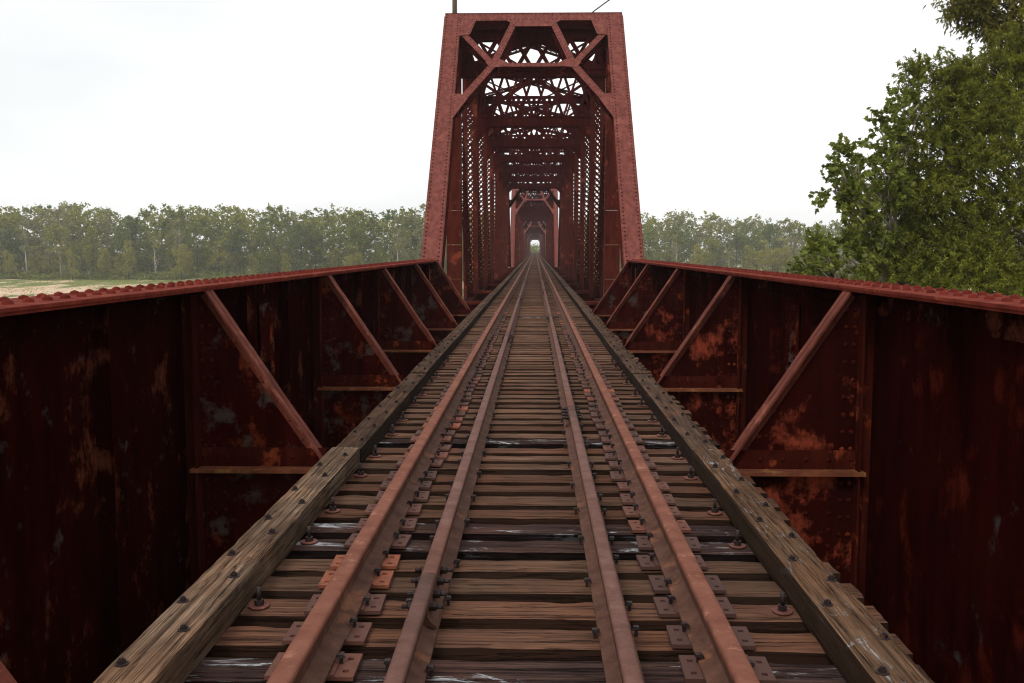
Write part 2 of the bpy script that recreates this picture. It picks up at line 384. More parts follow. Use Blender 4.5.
special = {0:('w','dark crosstie flecked white at both ends, nearest of all to the camera'),
           1:('b','brown knotted crosstie just behind the nearest white-flecked one'),
           2:('b','plain brown crosstie carrying an upright bolt beside each guard timber, third in view'),
           3:('n','split crosstie under the bolted joint of the left inner rail'),
           4:('n','tan crosstie right in front of the two glossy white-streaked ones'),
           5:('w','glossy dark crosstie with white streaks, nearer one of the adjoining pair'),
           6:('w','glossy dark crosstie with white streaks, farther one of the adjoining pair'),
           14:('w','dark crosstie with a faint white streak near the right inner rail joint')}
N_IND = 300; n0 = -6
for i in range(N_IND):
    n = n0 + i; y = T0 + n*SP; k = random.randrange(7)
    if n in special: kind, lab = special[n]
    else:
        kind = 'b' if random.random() < .3 else ('w' if random.random() < .04 and n > 16 else 'n')
        lab = {'n':'weathered brown crosstie without white marks in the long row under the rails', 'b':'plain reddish brown crosstie without white marks in the long row under the rails',
               'w':'dark crosstie with whitish flecks farther along the row under the rails'}[kind]
    me = TIE[kind][k] if n < 110 else lo
    o = bpy.data.objects.new('crosstie', me); COL.objects.link(o)
    near = n < 90
    o.location = (.030+random.uniform(-.022,.022), y + (random.uniform(-.016,.016) if n > 6 else random.uniform(-.006,.006)), random.uniform(-.007,.003))
    o.rotation_euler = (random.uniform(-.03,.03), 0, random.uniform(-.009,.009)) if near else (0,0,0)
    if n >= 110: lab = 'weathered crosstie too far down the row to tell from its neighbours'
    tag(o, lab, 'crosstie', 'crossties under the track')
    if n < 80:
        lx = o.location.x
        for sg in (-1, 1):
            pl = child('tie_plate', plate_me, o, (sg*(.768+random.uniform(-.018,.012))-lx, random.uniform(-.014,.014), .0065), (0 if sg < 0 else math.pi) + random.uniform(-.05,.05), 0, 0)
            if n < 45:
                # spikes: head toward rail; gauge side and field side
                child('spike', spike_me, pl, (.1165 if True else 0, random.uniform(-.05,.05), .016), math.pi + random.uniform(-.3,.3)).location.x = .100
                if n % 2 == 0: child('spike', spike_me, pl, (-.062-.02, random.uniform(-.05,.05), .016), random.uniform(-.3,.3))
            if n < 45:
                if (n + (sg > 0)) % 2 == 0: child('spike', spike_me, o, (sg*(GX-.084)-lx, random.uniform(-.06,.06), .004), 0 if sg > 0 else math.pi)
                if (n + (sg > 0)) % 3 != 1: child('spike', spike_me, o, (sg*(GX+.084)-lx, random.uniform(-.06,.06), .004), math.pi if sg > 0 else 0)
            if n >= 0 and n < 60 and (n % 5 in (2, 0)) and 0 < n < 34:
                child('hook_bolt', hook_me, o, (sg*1.135-lx, random.uniform(-.02,.02), .004), random.random())
rest = MB(); y = T0 + (n0+N_IND)*SP
END = 436.0
while y < END:
    rest.box(-1.5,1.5,y-TW/2,y+TW/2,-TH,0); y += SP
tag(rest.build('distant_crossties', M['tie']), 'distant crossties merging into one dark band far inside the trusses', 'crossties', kind='stuff')

# ------------------------------------------------------------------ rails
def rail_profile(h, foot, head, k=1.0):
    f = foot/2; d = head/2
    R_ = [(f,0),(f,.012*k),(.030*k,.024*k),(.0085*k,.040*k),(.0085*k,h-.052*k),(.016*k,h-.042*k),(d,h-.036*k),(d,h-.010*k),(d*.82,h-.002*k),(d*.4,h)]
    return R_ + [(-x,z) for x,z in reversed(R_)]
def rail_obj(name, h, foot, head, y0, y1, xc, z0, mt, ms):
    pr = rail_profile(h, foot, head); n = len(pr); b = MB(); L = y1-y0
    seg = max(1, min(14, int(L/1.0)))
    for j in range(seg+1):
        f = j/seg; b.v += [(x, f*L, z) for x, z in pr]
    for j in range(seg):
        for i in range(n):
            k = (i+1)%n; z = (pr[i][1]+pr[k][1])/2
            b.f.append((j*n+i, j*n+n+i, j*n+n+k, j*n+k)); b.m.append(0 if z > h-.045 else 1); b.sm.append(z > h-.045 and abs(pr[i][0]) < head/2+.001)
    b.f.append(tuple(range(n))); b.m.append(0); b.sm.append(False)
    b.f.append(tuple(seg*n+i for i in range(n-1,-1,-1))); b.m.append(0); b.sm.append(False)
    o = b.build(name, [mt, ms]); o.location = (xc, y0, z0); return o
for sg, s in ((-1,'left'), (1,'right')):
    o = rail_obj('running_rail', .165, .150, .076, -2.5, END+1, sg*RX, .0205, M['rail'], M['railweb'])
    tag(o, f'long rust-orange running rail, the outer {s} one, spiked on tie plates', 'rail', 'running rails of the track')
def joint_bar(par, y, side, lx=0):
    """a bolted angle bar at local y on the given side of a guard rail"""
    b = MB(); x = side*.0085
    pts = [(x, .030), (x+side*.030, .028), (x+side*.052,.018), (x+side*.056,.030), (x+side*.030,.052), (x+side*.020,.070), (x+side*.020,.098), (x+side*.026,.112), (x, .112)]
    b.prism([(px, y, pz) for px, pz in pts], (0,1,0), .60)
    jb = b.build('joint_bar', M['railweb'], par)
    for k in (-.225, -.08, .08, .225):
        c = MB(); c.cyl((x+side*.018, y+k, .085), (x+side*.050, y+k, .085), .019, 6, smooth=False); c.cyl((x+side*.050, y+k, .085), (x+side*.078, y+k, .085), .010, 8)
        c.build('bolt', M['bolt'], jb)
gj = {-1: [-2.5, 4.02, 15.9, 27.9, 39.9], 1: [-2.5, 8.45, 20.3, 32.3, 44.3]}
names = {(-1,0):'nearest length of the left inner guard rail, ending at a bolted joint', (1,0):'nearest length of the right inner guard rail, running past the camera foot',
         (-1,1):'second length of the left inner guard rail, starting at the bolted joint', (1,1):'second length of the right inner guard rail, beyond the small dark joint',
         (-1,2):'third length of the left inner guard rail, at the last knee braces', (1,2):'third length of the right inner guard rail, at the last knee braces',
         (-1,3):'fourth length of the left inner guard rail, entering the truss', (1,3):'fourth length of the right inner guard rail, entering the truss',
         (-1,4):'left inner guard rail running on to the far end of the truss tunnel', (1,4):'right inner guard rail running on to the far end of the truss tunnel'}
for sg in (-1, 1):
    js = gj[sg] + [END+1]
    for i in range(5):
        o = rail_obj('guard_rail', .150, .138, .066, js[i], js[i+1]-.008, sg*GX, .003, M['guard'], M['railweb'])
        tag(o, names[(sg,i)], 'rail', 'inner guard rails between the running rails')
        if 0 < i < 4:
            joint_bar(o, 0.0, -sg); joint_bar(o, 0.0, sg)

# ------------------------------------------------------------------ guard timbers
bolt_b = MB(); bolt_b.cyl((0,0,-.002),(0,0,.003),.023,12, mi=0); bolt_b.cyl((0,0,.003),(0,0,.016),.0145,6, smooth=False); bolt_b.cyl((0,0,.016),(0,0,.022),.008,6)
bo = bolt_b.build('timber_bolt', M['bolt']); bolt_me = bo.data; bpy.data.objects.remove(bo)
TWD = .205; TX = 1.295; LEN = 4.235
def timber(sg, y0, y1, mat, seed, top=.14, detail=True, wear=None, ends=.004):
    L = y1-y0; b = MB()
    if detail: V, Fc = wood_box(TWD, L, .145, 6, int(L*16), 4, .0028, seed, .005, wear)
    else: V, Fc = wood_box(TWD, L, .145, 2, 10, 1, .003, seed, .006)
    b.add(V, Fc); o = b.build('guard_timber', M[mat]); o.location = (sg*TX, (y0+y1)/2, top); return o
def splinter(x, y, z):
    if x < .06: return (0,0,0)
    f = (x-.06)/.045; q = noise.noise(Vector((0, y*2.3, 3.3))); r = noise.noise(Vector((1, y*7, z*12)))
    return (f*(.018*r - .035*max(0,q)), 0, -f*.025*max(0, r) if z > -.07 else 0)
def knot(x, y, z):
    d = math.hypot((x-.03)/.045, (y-1.05)/.08)
    return (0,0, .012*math.cos(min(d,1)*math.pi*1.5)*(1-min(d,1)) if z > -.01 else 0)
mid_me = {}
nt = int((END - 6.74)/LEN)
for sg in (-1, 1):
    side = 'left' if sg < 0 else 'right'
    for i in range(-1, nt+1):
        y0 = -.5 if i < 0 else 6.745 + i*LEN; y1 = 6.735 if i < 0 else y0+LEN-.015
        if i < 0:
            o = timber(sg, y0, y1, 'timber' if sg < 0 else 'timber_peel', 3 if sg < 0 else 8, .14, True, knot if sg < 0 else splinter)
            lab = 'pale grey cracked guard timber at the left, nearest, with two rows of bolts' if sg < 0 else 'splintered brown guard timber at the right, nearest, with peeling silvery patches'
        else:
            key = (i % 3, i > 8)
            if key not in mid_me:
                o = timber(sg, y0, y1, 'timber_dark', 11+i, .128, i <= 8); mid_me[key] = o.data
            else:
                o = bpy.data.objects.new('guard_timber', mid_me[key]); COL.objects.link(o); o.location = (sg*TX, (y0+y1)/2, .128)
            o.location.x += random.uniform(-.008,.008); o.location.z += random.uniform(-.008,.004)
            ordn = ['second','third','fourth','fifth','sixth','seventh']
            if i < 6: lab = f'dark weathered guard timber, {ordn[i]} from the camera on the {side} side'
            else: lab = f'dark guard timber in the {side} row far inside the truss tunnel'
        tag(o, lab, 'guard timber', 'guard timbers along the tie ends')
        if i < 5:
            n = math.ceil((y0+.08-T0)/SP)
            while T0+n*SP < y1-.06:
                a = -1 if n % 2 else 1
                if i < 2 or n % 2 == 0:
                    c = child('timber_bolt', bolt_me, o, (a*.052 + random.uniform(-.008,.008), T0+n*SP-o.location.y+random.uniform(-.03,.03), .001), random.random()*3)
                n += 1

# ------------------------------------------------------------------ plate girders
GT = 1.305; WX = 2.46; FI = 2.22; GB = -1.45; G0, G1 = -3.0, 22.62
KN = [2.71 + 3.95*i for i in range(6)]
def girder(sg):
    side = 'left' if sg < 0 else 'right'
    root = empty('plate_girder', (sg*WX, G1, GB), f'dark rusty {side} plate girder with a riveted red top flange and sloping knee braces', 'girder', 'side girders of the approach span')
    off = Vector((-sg*WX, -G1, -GB))
    class LB(MB):
        def build(s, name, mats, parent=None, o2=None):
            s.v = [tuple(Vector(v)+off) for v in s.v]; return MB.build(s, name, mats, parent)
    X = lambda a: sg*a
    def bx(b, a0, a1, *r, mi=0): b.box(min(X(a0),X(a1)), max(X(a0),X(a1)), *r, mi=mi)
    b = LB(); bx(b, WX-.006, WX+.006, G0, G1, GB+.02, GT-.035); b.build('web_plate', M['web' if sg < 0 else 'webr'], root)
    # top flange: cover plates, angles, rivets
    b = LB(); bx(b, FI, WX+.20, G0, G1, GT-.018, GT); bx(b, FI+.012, WX+.188, G0, G1-.4, GT-.036, GT-.0185)
    for a in (WX-.085, WX+.085):
        y = G0+.05 + (.09 if a < WX else 0)
        while y < G1-.05:
            b.dome((X(a), y, GT), (0,0,1), .029, .024, 8 if y < 9 else 6, mi=1); y += .18
    b.build('top_flange', [M['flange'], M['rivet']], root)
    b = LB(); bx(b, WX-.15, WX-.0065, G0, G1, GT-.052, GT-.0365); bx(b, WX-.022, WX-.0065, G0, G1, GT-.20, GT-.0525); bx(b, WX+.0065, WX+.15, G0, G1, GT-.052, GT-.0365)
    for dz in (.09, .155): b.rivets((X(WX-.022), 1.5, GT-dz), (X(WX-.022), G1-.1, GT-dz), (-sg,0,0), .016, .13)
    b.build('flange_angle', M['web'], root)
    b = LB(); bx(b, FI, WX+.20, G0, G1, GB, GB+.018); b.build('bottom_flange', M['web'], root)
    # stiffeners
    for ki, k in enumerate([KN[0]-3.87] + KN):
        for j, dy in enumerate((0, 1.28, 2.62)):
            y = k + dy + (.14 if j == 0 else 0)
            if y > G1-.05 or y < -1: continue
            b = LB(); bx(b, WX-.10, WX-.0225, y-.006, y+.006, GB+.02, GT-.053); bx(b, WX-.0215, WX-.007, y-.006, y+.10, GB+.02, GT-.21)
            for ry in ((y+.055,) if y > 3 else ()): b.rivets((X(WX-.0215), ry, GB+.1), (X(WX-.0215), ry, GT-.27), (-sg,0,0), .018, .11, 6, 1)
            b.build('stiffener', [M['web' if sg < 0 else 'webr'], M['angle']], root)
    # splice plates
    for y in (8.55, 16.3):
        b = LB(); bx(b, WX-.034, WX-.0225, y, y+.30, .52, 1.06); bx(b, WX-.028, WX-.0226, y+.32, y+.45, -1.2, 1.02)
        for c in range(4):
            b.rivets((X(WX-.034), y+.04+c*.072, .56+.03*(c%2)), (X(WX-.034), y+.04+c*.072, 1.03-.03*(c%2)), (-sg,0,0), .017, .085)
        b.rivets((X(WX-.028), y+.36, -1.1), (X(WX-.028), y+.36, .98), (-sg,0,0), .016, .09); b.rivets((X(WX-.028), y+.415, -1.1), (X(WX-.028), y+.415, .98), (-sg,0,0), .016, .09)
        b.build('splice_plate', M['gusset'], root)
    # knee braces
    for ki, k in enumerate(KN):
        zs = .010; xt, zt = FI+.015, GT-.045; xb = 1.40; zb = zs
        pts = [(X(WX-.12), k, zt), (X(xt), k, zt), (X(xb), k, zb), (X(xb), k, -1.30), (X(WX-.12), k, -1.30)]
        b = LB(); b.prism(pts, (0,1,0), .012)
        rust = (sg > 0 and ki in (1, 2, 3))
        # rivets along the girder side and on the beam end below the shelf
        for q in (0, 1): b.rivets((X(WX-.165-.06*q), k-.006, -1.2), (X(WX-.165-.06*q), k-.006, zt-.12), (0,-1,0), .019, .12, 6, 1)
        for q in range(3): b.rivets((X(WX-.30-.17*q), k-.006, -1.15), (X(WX-.30-.17*q), k-.006, zs-.2), (0,-1,0), .019, .11, 6, 1)
        kb = b.build('knee_brace', [M['gusset_rust' if rust else 'gusset'], M['angle']], root)
        if rust: kb['label'] = 'knee brace with bare orange rust on its plate'
        # edge flange: two angles with a groove between, slightly buckled
        b = LB(); nseg = 9; P = []
        for i in range(nseg+1):
            f = i/nseg; x = xt + (xb-xt)*f; z = zt + (zb-zt)*f
            bend = random.uniform(-.006,.006) + (.022*math.exp(-((f-.62)/.10)**2) if (ki % 2 == 1 and sg < 0) else 0)
            P.append(Vector((X(x + bend*.8), k, z + bend*.55)))
        nrm = Vector((-sg*(zt-zb), 0, (xt-xb))).normalized()
        for i in range(nseg):
            p, q = P[i], P[i+1]; e = (q-p)*.004
            b.bar(p-e+Vector((0,-.044,0)), q+e+Vector((0,-.044,0)), .072, .014, nrm); b.bar(p-e+Vector((0,.044,0)), q+e+Vector((0,.044,0)), .072, .014, nrm)
            o_ = -nrm*.030
            b.bar(p-e+Vector((0,-.013,0))+o_, q+e+Vector((0,-.013,0))+o_, .012, .060, nrm)
        d = P[-1]-P[0]
        b.rivets(P[0]+d*.05-nrm*.045+Vector((0,-.019,0)), P[0]+d*.93-nrm*.045+Vector((0,-.019,0)), (0,-1,0), .013, .16)
        b.build('edge_flange', M['flangedge'], kb)
        b = LB(); bx(b, 1.42, WX-.09, k-.125, k-.0065, zs-.026, zs); bx(b, 1.42, WX-.09, k-.018, k-.0066, zs+.0005, zs+.0007+.0) if False else None
        b.rivets((X(1.5), k-.06, zs), (X(WX-.16), k-.06, zs), (0,0,1), .016, .16)
        b.build('shelf', M['shelf'], kb)
        b = LB(); bx(b, 1.42, WX-.09, k-.020, k-.0065, zs+.001, zs+.135)
        b.rivets((X(1.5), k-.020, zs+.07), (X(WX-.16), k-.020, zs+.07), (0,-1,0), .018, .15)
        b.build('connection_angle', M['angle'], kb)
        b = LB(); bx(b, WX-.135, WX-.1205, k-.10, k-.0065, -1.3, zt-.02); bx(b, WX-.12, WX-.03, k-.018, k+.0, -1.3, zt-.02)
        b.build('corner_angle', M['angle'], kb)
    return root
girder(-1); girder(1)
fr = empty('floor_frame', (0, 0, -1.3), 'dark steel floor beams and stringers under the crossties of the approach span', 'floor frame')
for k in KN + [KN[0]-3.87]:
    b = MB(); b.box(-1.395,1.395,k-.15,k+.15,.93,.948); b.box(-1.395,1.395,k-.006,k+.006,.03,.929); b.box(-1.395,1.395,k-.15,k+.15,.01,.029); b.build('floor_beam', M['truss'], fr)
for x in (-.76, .76):
    b = MB(); b.box(x-.13,x+.13,G0,G1+.3,1.078,1.094); b.box(x-.006,x+.006,G0,G1+.3,.9485,1.0775); b.build('stringer', M['truss'], fr)

# ------------------------------------------------------------------ truss spans
# portal plane: passes (y 24.0, z 1.56) and (30.55, 8.83)
PD = Vector((0, 6.55, 7.27)).normalized(); PN = Vector((0, -PD.z, PD.y)); PO = Vector((0, 24.0, 1.56))
def on_portal(px, py):
    d = ray(px, py); o = Vector((CX, 0, EYE)); s = (PO-o).dot(PN)/d.dot(PN); return o + d*s
HX = 2.53; PW = .48
PAN = 7.7; YU1 = 30.72; NU = 8
L0 = Vector((0, 22.42, -.51)); U1 = Vector((0, YU1, 8.62))
YU = [YU1 + PAN*i for i in range(NU)]; YEND = YU[-1] + (YU1-L0.y)
YM = (L0.y+YEND)/2
TR = empty('truss_span', (0, L0.y, -.9), 'tall red riveted steel truss span with an inclined portal right ahead, nearest of the five', 'truss', 'through truss spans in a line')
TOFF = -Vector(TR.location)
class TB(MB):
    def build(s, name, mats, parent=None):
        s.v = [tuple(Vector(v)+TOFF) for v in s.v]; return MB.build(s, name, mats, parent or TR)
def mir(b):    # mirror a builder about the mid-span plane
    c = TB(); c.v = [(v[0], 2*YM-v[1], v[2]) for v in b.v]; c.f = [tuple(reversed(f)) for f in b.f]; c.m = list(b.m); c.sm = list(b.sm); return c
def both(b, name, mat):
    c = mir(b); b.build(name, mat); c.build(name, mat)
# end posts: front cover plate with rivet rows, two side webs, laced underside
for sg in (-1, 1):
    b = TB(); dn = Vector((0, PN.y, PN.z)); a0 = L0 - PD*.25; a1 = PO + PD*((8.83-1.56)/PD.z)
    f0 = PO - PD*2.85; f1 = a1 + PD*.10
    xo = sg*HX
    def q(x, t, n): return Vector((x, 0, 0)) + PO + PD*t + PN*n
    t0, t1 = -2.35, (f1-PO).length - .0
    b.bar(q(xo,t0,-.009), q(xo,t1,-.009), PW, .018, PN)                    # cover plate
    for e in (-1, 1):
        b.bar(q(xo+e*(PW/2-.035),t0,-.235), q(xo+e*(PW/2-.035),t1-.3,-.235), .016, .43, PN, 1)      # webs
        b.bar(q(xo+e*(PW/2-.012),t0,-.455), q(xo+e*(PW/2-.012),t1-.5,-.455), .10, .014, PN, 1)    # toes
        b.bar(q(xo+e*(PW/2-.02),t0,-.026), q(xo+e*(PW/2-.02),t1-.1,-.026), .085, .014, PN, 0)
        b.rivets(q(xo+e*(PW/2-.055),t0,0), q(xo+e*(PW/2-.055),t1-.05,0), PN, .026, .14, 6, 2)
        b.rivets(q(xo+e*(PW/2-.026),t0,-.06), q(xo+e*(PW/2-.026),t1-.4,-.06), (e,0,0), .017, .15, 5, 2)
    b.lace(q(xo-PW/2+.03,t0+.4,-.465), q(xo-PW/2+.03,t1-1,-.465), q(xo+PW/2-.03,t0+.4,-.465), q(xo+PW/2-.03,t1-1,-.465), .45, .07, .01, PN, 1, False)
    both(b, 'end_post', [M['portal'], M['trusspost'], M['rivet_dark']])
# chords
for sg in (-1, 1):
    b = TB(); x = sg*HX; y0, y1 = YU[0]-.1, YU[-1]+.1
    b.box(x-PW/2, x+PW/2, y0, y1, 8.812, 8.83)
    for e in (-1, 1):
        xx = x+e*(PW/2-.035); b.box(xx-.008, xx+.008, y0+.2, y1-.2, 8.40, 8.8115); xx = x+e*(PW/2-.02); b.box(xx-.045, xx+.045, y0+.2, y1-.2, 8.385, 8.3995)
    b.lace((x-.2,y0,8.37),(x-.2,y1,8.37),(x+.2,y0,8.37),(x+.2,y1,8.37), .4, .06, .01, (0,0,1), 0, True)
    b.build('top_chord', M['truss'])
    b = TB()
    for e in (-1, 1):
        xx = x+e*.14; b.box(xx-.02, xx+.02, L0.y, YEND, -.68, -.36)
    y = L0.y + .5
    while y < YEND: b.box(x-.119, x+.119, y, y+.3, -.375, -.362); y += 1.1
    b.build('bottom_chord', M['truss'])
# vertical posts
def vpost(y, w, dep, hanger=False):
    for sg in (-1, 1):
        b = TB(); x = sg*HX; z0, z1 = -.7, 8.38
        for e in (-1, 1):
            xx = x+e*w/2; b.box(xx-.008, xx+.008, y-dep/2, y+dep/2, z0, z1)
            for f in (-1, 1):
                b.box(xx-(.175 if e > 0 else 0), xx+(.175 if e < 0 else 0), y+f*dep/2-(.006 if f > 0 else -.0), y+f*dep/2+(.006 if f < 0 else 0), z0, z1) if not hanger else None
                if not hanger and y < 60: b.rivets((xx-e*.13, y+f*dep/2-.006, z0+.4), (xx-e*.13, y+f*dep/2-.006, z1-.3), (0,-1,0), .014, .22, 5) if f < 0 else None
            b.rivets((xx+e*.008, y-dep*.3, z0+.3), (xx+e*.008, y-dep*.3, z1-.2), (e,0,0), .014, .28, 5) if y < 60 else None
        if hanger:
            z = z0+.2
            while z < z1-.9:
                for f in (-1, 1): b.box(x-w/2+.009, x+w/2-.009, y+f*dep/2-.006, y+f*dep/2+.006, z, z+1.085)
                z += 1.10
        else:
            for f in (-1, 1):
                b.lace((x-.115,y+f*(dep/2+.012),z0+.7),(x-.115,y+f*(dep/2+.012),z1-.7),(x+.115,y+f*(dep/2+.012),z0+.7),(x+.115,y+f*(dep/2+.012),z1-.7), .23, .055, .008, (0,1,0), 0, True)
                b.box(x-w/2+.009, x+w/2-.009, y+f*(dep/2+.006)-.005, y+f*(dep/2+.006)+.005, z0, z0+.75); b.box(x-w/2+.009, x+w/2-.009, y+f*(dep/2+.006)-.005, y+f*(dep/2+.006)+.005, z1-.6, z1)
        both(b, 'vertical_post', M['trusspost'])
for i in range(NU//2): vpost(YU[i], .47 if i == 0 else .56, .26 if i == 0 else .34, i == 0)
# diagonals
for i in range(NU//2 - 1):
    for sg in (-1, 1):
        b = TB(); x = sg*HX; p = Vector((x, YU[i]+.1, 8.45)); q_ = Vector((x, YU[i+1]-.1, -.5)); d = (q_-p).normalized(); nn = Vector((0, -d.z, d.y))
        for e in (-1, 1):
            o_ = Vector((e*.12, 0, 0)); b.bar(p+o_, q_+o_, .016, .18, nn)
        if False:
            for f in (-1, 1):
                o_ = nn*f*.125; L = (q_-p).length; k = int(L/1.0)
                for j in range(k):
                    a = p.lerp(q_, (j+.1)/k); c = p.lerp(q_, (j+.93)/k); b.bar(a+o_, c+o_, .38, .01, nn)
        else:
            for f in (-1, 1):
                o_ = nn*f*.095; b.lace(p+o_-Vector((.11,0,0)), q_+o_-Vector((.11,0,0)), p+o_+Vector((.11,0,0)), q_+o_+Vector((.11,0,0)), .36, .045, .008, nn)
        both(b, 'diagonal_member', M['truss'])
for sg in (-1, 1):     # counters in the middle panel
    b = TB(); x = sg*HX
    i = NU//2-1
    for e, (za, zb) in ((-1,(8.4,-.5)), (1,(-.5,8.4))): b.bar((x+e*.1, YU[i]+.1, za), (x+e*.1, YU[i+1]-.1, zb), .02, .14, (0,1,0))
    b.build('counter_diagonal', M['truss'])
# portal frame (in the inclined plane)
def pm(b, a, c, w, dep=.30, mi=0, rv=True):
    """portal member between photograph-measured points of the inclined plane, w metres wide"""
    a, c = a.copy(), c.copy(); u = PN
    b.bar(a-u*.010, c-u*.010, w, .016, u, mi); b.bar(a-u*dep, c-u*dep, w*.9, .014, u, 1)
    d = (c-a).normalized(); s_ = d.cross(u).normalized()
    for e in (-1, 1):
        o_ = s_*e*(w/2-.012); b.bar(a+o_-u*.045, c+o_-u*.045, .012, .052, u, 1); b.bar(a+o_-u*(dep-.035), c+o_-u*(dep-.035), .012, .052, u, 1)
        b.lace(a+o_-u*.06, c+o_-u*.06, a+o_-u*(dep-.05), c+o_-u*(dep-.05), .26, .05, .007, s_, 1, False)
        if rv: b.rivets(a+s_*e*(w/2-.045), c+s_*e*(w/2-.045), u, .019, .15, 5, 2)
b = TB()
TT = (8.83-1.56)/PD.z + .10
def pp(x, t, n=0.0): return Vector((x,0,0)) + PO + PD*t + PN*n
def tof(px, py):
    v = on_portal(px, py); return abs(v.x), (v-PO).dot(PD)
xn, tn = tof(494.5, 64); xn = (xn + tof(574.5,64)[0])/2
xl, tl = 2.27, tof(453, 108)[1]
xc, tc_ = .62, tof(524, 22)[1]
xk, tk = 2.12, tof(466, 34)[1]
IN = HX-PW/2
b.bar(pp(-IN-.02, TT-.17, -.012), pp(IN+.02, TT-.17, -.012), .36, .02, PN, 0)          # deep top plate
b.bar(pp(-HX-PW/2, TT+.006, -.16), pp(HX+PW/2, TT+.006, -.16), .012, .36, PN, 0)             # cap
b.bar(pp(-IN, TT-.335, -.18), pp(IN, TT-.335, -.18), .014, .33, PN, 1)
for dt in (.07, .29): b.rivets(pp(-IN, TT-dt), pp(IN, TT-dt), PN, .020, .13, 5, 2)
for sg in (-1, 1):
    pm(b, pp(sg*xc, tc_-.05, -.004), pp(sg*xn, tn, -.004), .205)
    pm(b, pp(sg*xn, tn, -.006), pp(sg*xl, tl, -.006), .215)
    pm(b, pp(sg*xk, tk, -.026), pp(sg*xn, tn, -.026), .19)
    # corner gusset, lower gusset, node gusset
    g = [pp(sg*(IN+.06), TT-.35), pp(sg*(IN-.50), TT-.35), pp(sg*(IN-.34), tk-.02), pp(sg*(IN+.06), tk-.10)]
    b.prism(g, PN, .014, 0)
    b.rivets(pp(sg*(IN-.44), TT-.42, .007), pp(sg*(IN-.30), tk+.06, .007), PN, .018, .12, 5, 2); b.rivets(pp(sg*(IN-.02), tk, .007), pp(sg*(IN-.02), TT-.4, .007), PN, .018, .12, 5, 2)
    g = [pp(sg*(IN+.06), tl+.62), pp(sg*(IN-.20), tl+.62), pp(sg*(IN-.40), tl+.42), pp(sg*(IN-.02), tl-.42), pp(sg*(IN+.06), tl-.50)]
    b.prism(g, PN, .014, 0); b.rivets(pp(sg*(IN-.02), tl-.3, .007), pp(sg*(IN-.02), tl+.55, .007), PN, .018, .12, 5, 2)
    g = [pp(sg*(xn+.24), tn+.10), pp(sg*(xn+.02), tn+.24), pp(sg*(xn-.15), tn+.26), pp(sg*(xn-.42), tn+.07), pp(sg*(xn-.42), tn-.10), pp(sg*(xn+.10), tn-.17)]
    b.prism(g, PN, .010, 0)
pm(b, pp(-xn+.2, tn-.02, -.008), pp(xn-.2, tn-.02, -.008), .17)
g = [pp(-.86, TT-.33), pp(.86, TT-.33), pp(.52, TT-.66), pp(-.52, TT-.66)]; b.prism(g, PN, .012, 0)
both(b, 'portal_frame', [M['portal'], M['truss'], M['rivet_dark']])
# sway frames
def strut(b, x0, x1, y, z0, z1, dep=.30, lace=True, solid=False):
    for f in (-1, 1):
        yy = y+f*dep/2
        for z in (z0, z1): b.box(x0, x1, yy-.035, yy+.035, z-.006, z+.006); b.box(x0, x1, yy-.006, yy+.006, z-.055, z+.055)
        if solid: b.box(x0, x1, yy-.004, yy+.004, z0, z1)
        elif lace: b.lace((x0,yy,z0),(x1,yy,z0),(x0,yy,z1),(x1,yy,z1), abs(z1-z0)*1.0, .055, .008, (0,1,0), 0, True)
    for z in (z0, z1):
        b.lace((x0,y-dep/2,z),(x1,y-dep/2,z),(x0,y+dep/2,z),(x1,y+dep/2,z), dep, .05, .008, (0,0,1), 0, True)
IX = HX-.2
for i in range(NU//2):
    b = TB(); y = YU[i]
    if i == 0:
        strut(b, -IX, IX, y+.30, 8.20, 8.76, .34, True, True); strut(b, -IX, IX, y+.30, 7.06, 7.24, .28, True, True)
        for f in (-1, 1):
            b.lace((-IX,y+.3+f*.16,7.22),(IX,y+.3+f*.16,7.22),(-IX,y+.3+f*.16,8.20),(IX,y+.3+f*.16,8.20), .62, .09, .012, (0,1,0), 0, True)
            for sg in (-1, 1): b.bar((sg*IX,y+.3+f*.13,7.2),(sg*.12,y+.3+f*.13,8.2), .014, .14, (0,0,1))
    else:
        strut(b, -IX, IX, y, 8.50, 8.74, .22); strut(b, -IX, IX, y, 6.42, 6.74, .30, True, True)
        for f in (-1, 1):
            yy = y+f*.14
            for sg in (-1, 1):
                b.bar((sg*IX,yy,6.74),(sg*.10,yy,8.24), .014, .12, (0,0,1)); b.bar((sg*(IX-.1),yy+.016,8.24),(0,yy+.016,6.76), .012, .08, (0,0,1))
                b.prism([(sg*IX,yy-.012,5.7),(sg*IX,yy-.012,6.42),(sg*(IX-.62),yy-.012,6.42)], (0,1,0), .01)
                b.prism([(sg*IX,yy-.014,7.6),(sg*IX,yy-.014,8.28),(sg*(IX-.42),yy-.014,8.28)], (0,1,0), .01)
            b.lace((-IX,yy-.02*f,6.74),(IX,yy-.02*f,6.74),(-IX,yy-.02*f,8.50),(IX,yy-.02*f,8.50), .60, .085, .012, (0,1,0), 0, True) if (f < 0 or i < 3) else None
    both(b, 'sway_frame', M['truss'])
